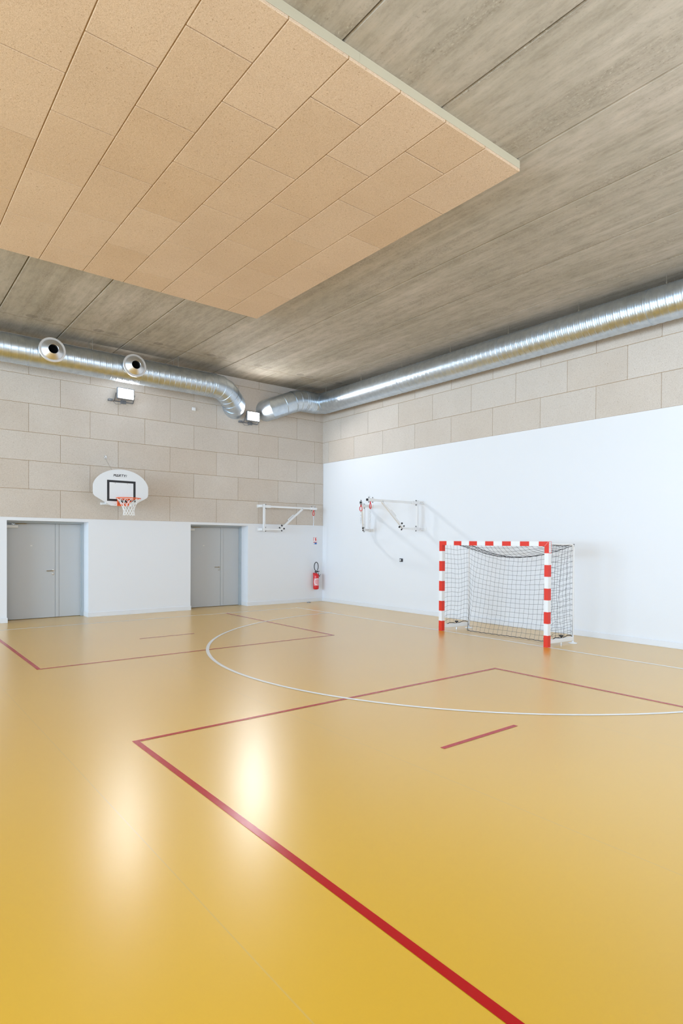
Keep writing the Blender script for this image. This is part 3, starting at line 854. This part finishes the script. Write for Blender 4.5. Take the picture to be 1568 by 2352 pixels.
fx, fy = -0.30, -0.115
ext = tag(empty('fire_extinguisher', (fx, fy, 0.36)), 'red fire extinguisher with black hose hung low near the room corner', 'fire extinguisher')
bm = bmesh.new()
lathe(bm, (0,0,0), (0,0,1), [(0,0.02),(0.05,0.018),(0.06,0.0),(0.074,0.012),(0.080,0.035),(0.080,0.39),(0.074,0.42),(0.055,0.445),(0.028,0.455),(0.028,0.47),(0,0.47)], 32)
body = link('cylinder', bm, M['redx'], ext, True)
bm = bmesh.new()
for i in range(24):
    a0 = math.radians(200+7*i-10); a1 = math.radians(207+7*i-10); r = 0.0812
    bm.faces.new([bm.verts.new((r*math.cos(a), r*math.sin(a), z)) for a, z in ((a0,0.11),(a1,0.11),(a1,0.315),(a0,0.315))])
link('label', bm, mat('label_print', (0.78,0.34,0.36), 0.4), ext)
bm = bmesh.new(); pts = []
for i in range(20):
    t_ = math.radians(60+210*i/19); aa = math.radians(262)+ (0.085*math.cos(t_))/0.082
    zz = 0.22+0.09*math.sin(t_); pts.append((0.083*math.cos(aa), 0.083*math.sin(aa), zz))
tube(bm, pts, 0.010, 6); link('label_emblem', bm, M['whitep'], ext)
bm = bmesh.new()
tube(bm, [(0,0,0.465),(0,0,0.50)], 0.022, 12)
tube(bm, [(-0.055,-0.01,0.50),(0.0,-0.01,0.53),(0.11,-0.01,0.515)], 0.010, 8)
tube(bm, [(-0.03,0.0,0.50),(0.07,0.0,0.50)], 0.009, 8)
link('valve_head', bm, M['black'], ext, True)
bm = bmesh.new(); hp = []
for i in range(25):
    t_ = -PI/2 - 2*PI*i/24*0.93 + 0.15
    hp.append((-0.015+0.068*math.cos(t_)+0.0, -0.03, 0.655+0.125*math.sin(t_)))
tube(bm, hp, 0.011, 8)
tube(bm, [(0.03,-0.03,0.53),(0.06,-0.06,0.40),(0.095,-0.05,0.36)], 0.007, 6)
tube(bm, [(0.085,-0.03,0.37),(0.14,-0.03,0.43)], 0.006, 6)
link('hose', bm, M['black'], ext, True)
bm = bmesh.new(); box(bm, (-0.03, 0.07, 0.40), (0.03, 0.115, 0.47), 0.003); link('wall_hook', bm, M['redx'], ext)

sw = tag(empty('key_switch', (-0.001, -3.43, 1.282)), 'small black square key switch with pale dial on the white wall', 'switch')
bm = bmesh.new(); box(bm, (-0.018, -0.055, -0.041), (0, 0.055, 0.041), 0.004); link('switch_plate', bm, M['black'], sw)
bm = bmesh.new(); lathe(bm, (-0.018,0.008,0), (-1,0,0), [(0.027,0),(0.027,0.012),(0.022,0.020),(0.008,0.022),(0.008,0.03),(0,0.03)], 24); link('switch_dial', bm, M['alu'], sw, True)

bm = bmesh.new(); lathe(bm, (-0.58, -0.174, 0), (0,0,1), [(0.055,0),(0.055,0.012),(0.03,0.02),(0,0.02)], 20)
tag(link('floor_socket', bm, M['lampbody'], None, True), 'small dark round floor stud at the foot of the left wall corner', 'floor stud')

# ------------------------------------------------------------------ handball goal
GX, GY1, GY0 = -1.593, -6.289, -8.792     # front plane, far and near outer faces
GH, GT = 1.754, 0.08
goal = tag(empty('handball_goal', (GX, (GY0+GY1)/2, 0)), 'red and white striped handball goal with black net against the white wall', 'goal')
def striped_post(y0, y1, name):
    bm = bmesh.new(); n = 9; h = GH/n
    for i in range(n):
        box(bm, (GX, y0, i*h), (GX+GT, y1, (i+1)*h), mi=(0 if i % 2 == 0 else 1))
    bmesh.ops.remove_doubles(bm, verts=bm.verts, dist=1e-5)
    return under(link(name, bm, [M['red'], M['white']]), goal)
striped_post(GY1-GT, GY1, 'post'); near_post = striped_post(GY0, GY0+GT, 'post')
bm = bmesh.new(); n = 13; Lw = (GY1-GY0)/n
for i in range(n):
    a = GY0+Lw*i; b = a+Lw
    if i == 0: a += GT
    if i == n-1: b -= GT
    box(bm, (GX, a, GH-GT), (GX+GT, b, GH), mi=(0 if i % 2 == 0 else 1))
under(link('crossbar', bm, [M['red'], M['white']]), goal)
bm = bmesh.new(); tube(bm, [(GX-0.0005, GY0+0.004, GH-0.004), (GX-0.0005, GY0+GT-0.004, GH-GT+0.004)], 0.0014, 4)
under(link('mitre_joint', bm, M['white']), goal)
# maker's sticker with vertical lettering on the outer face of the near post
bm = bmesh.new(); box(bm, (GX+0.012, GY0-0.0015, GH-0.185), (GX+0.068, GY0+0.001, GH-0.006))
st = under(link('sticker', bm, M['whitep']), goal)
bm = bmesh.new()
for i, Lt in enumerate((LM, LA, LR, LT, LY)):
    zc = GH-0.040-0.033*i
    letters(bm, Lt, GX+0.028, zc, 0.024, 0.16, 0.0, 0.001, lambda x, z, d: (x, GY0-0.0022+d, z))
o = link('sticker_lettering', bm, M['grey']); o.parent = st
# rear frame tubes
RXB = -0.865; GR = 0.017
yr = (GY1-0.135, GY0-0.010)
for y, yp in ((yr[0], GY1-GT/2), (yr[1], GY0+GT/2)):
    bm = bmesh.new()
    tube(bm, [(RXB, y, 0.06), (RXB, y, 1.64), (RXB-0.02, y, 1.69), (RXB-0.08, y, 1.71), (GX+GT, yp, 1.71)], GR, 12)
    under(link('rear_tube', bm, M['white'], None, True), goal)
    bm = bmesh.new()
    a = Vector((GX+GT, yp, 0.085)); b = Vector((RXB, y, 0.085)); d = (b-a).normalized(); s = Vector((-d.y, d.x, 0))
    v = []
    for q in (a, b):
        for i, j in ((-1,-1),(1,-1),(1,1),(-1,1)): v.append(bm.verts.new(q+s*0.025*i+Vector((0,0,0.035*j))))
    fs = [bm.faces.new([v[i] for i in f]) for f in ((0,3,2,1),(4,5,6,7),(0,1,5,4),(1,2,6,5),(2,3,7,6),(3,0,4,7))]
    bmesh.ops.recalc_face_normals(bm, faces=fs); bmesh.ops.bevel(bm, geom=bm.edges[:], offset=0.004, segments=1, affect='EDGES')
    bar = under(link('base_bar', bm, M['white']), goal)
    bm = bmesh.new(); lathe(bm, (RXB, y, 0), (0,0,1), [(0,0.001),(0.075,0.001),(0.075,0.008),(0.03,0.018),(0.017,0.03),(0.017,0.06),(0,0.06)], 28)
    under(link('foot', bm, M['whitep'], None, True), goal)
    mid = a.lerp(b, 0.52)
    bm = bmesh.new()
    lathe(bm, (mid.x, mid.y, 0.12), (0,0,1), [(0,0),(0.010,0),(0.012,0.02),(0.036,0.024),(0.038,0.045),(0.0,0.05)], 16)
    o = under(link('hand_wheel', bm, M['black'], None, True), goal)
    bm = bmesh.new(); tube(bm, [(mid.x, mid.y, 0.002), (mid.x, mid.y, 0.12)], 0.006, 8)
    lathe(bm, (mid.x, mid.y, 0.0), (0,0,1), [(0,0.002),(0.022,0.002),(0.022,0.006),(0,0.006)], 12)
    under(link('anchor_screw', bm, M['chain'], None, True), goal)
    bm = bmesh.new()
    e0 = Vector((GX+GT, yp-0.02, 0.05)); box(bm, (GX+GT, yp-0.03, 0.03), (GX+GT+0.012, yp+0.03, 0.13), 0.002)
    under(link('bar_clamp', bm, M['black']), goal)

# net: sagging top, back wall and two sides
rn = random.Random(11); CR = 0.0020
def lerp(a, b, t_): return a+(b-a)*t_
yf_, yn_ = yr
def topline(u):      # rear rope from the far rear tube to the near one, sagging
    s = math.sin(PI*u)**0.9 if 0 < u < 1 else 0
    return Vector((RXB-0.10*s, lerp(yf_, yn_, u), 1.70-0.27*s*(1-0.25*(1-u))))
def bottomline(u):   # rope lying on the floor, pulled forward
    s = min(1.0, min(u, 1-u)*9)
    return Vector((RXB-(0.02+0.30*s*(1+0.12*math.sin(7*u))), lerp(yf_, yn_, u), 0.014+0.09*(1-s)))
def frontline(u):    # along the crossbar
    return Vector((GX+GT, lerp(GY1-GT, GY0+GT, u), GH-0.045))
def back(u, v):      # v: 0 top, 1 bottom
    a = topline(u); b = bottomline(u); p = a.lerp(b, v)
    p.x += -0.06*math.sin(PI*v)*math.sin(PI*u) + 0.20*(v-v**4)*math.sin(PI*min(1, 1.0*u+0.0))
    return p
def side(sgn):
    y_f, y_r = (GY1-GT/2, yf_) if sgn > 0 else (GY0+GT*0.35, yn_)
    def f(u, v):     # u: 0 post, 1 rear tube (a touch beyond)
        x = lerp(GX+GT+0.005, RXB+0.02, u); y = lerp(y_f, y_r, u)
        zt = 1.71-0.03*math.sin(PI*u); zb = 0.05+0.10*math.sin(PI*u*0.9)+0.03*math.sin(9*u)
        y += (-sgn)*0.05*math.sin(PI*u)*math.sin(PI*v)
        return Vector((x, y, lerp(zt, zb, v)-0.03*math.sin(PI*u)*math.sin(PI*v)))
    return f
def netmesh(name, F, nu, nv, jit=0.006, rope=()):
    bm = bmesh.new()
    J = {}
    for i in range(nu+1):
        for j in range(nv+1):
            p = F(i/nu, j/nv)
            if 0 < i < nu and 0 < j < nv: p = p+Vector((rn.uniform(-1,1), rn.uniform(-1,1), rn.uniform(-1,1)))*jit
            J[i, j] = p
    for i in range(nu+1): tube(bm, [J[i, j] for j in range(nv+1)], CR, 4)
    for j in range(nv+1): tube(bm, [J[i, j] for i in range(nu+1)], CR, 4)
    for (i, j), p in J.items():
        if 0 < i < nu and 0 < j < nv:
            bmesh.ops.create_icosphere(bm, subdivisions=0, radius=CR*2.0, matrix=Matrix.Translation(p))
    for kind in rope:
        pts = [F(i/60, kind)+Vector((0,0,0.004*math.sin(i*1.9))) for i in range(61)]
        tube(bm, pts, 0.0055, 6)
    return under(link(name, bm, M['cord']), goal)
netmesh('back_net', back, 24, 17, 0.006, (0, 1))
netmesh('side_net', side(1), 8, 17, 0.007, (1,))
netmesh('side_net', side(-1), 8, 17, 0.009, (0, 1))
netmesh('top_net', lambda u, v: frontline(u).lerp(topline(u), v)+Vector((0,0,-0.10*math.sin(PI*v)*math.sin(PI*u))), 24, 7, 0.006)
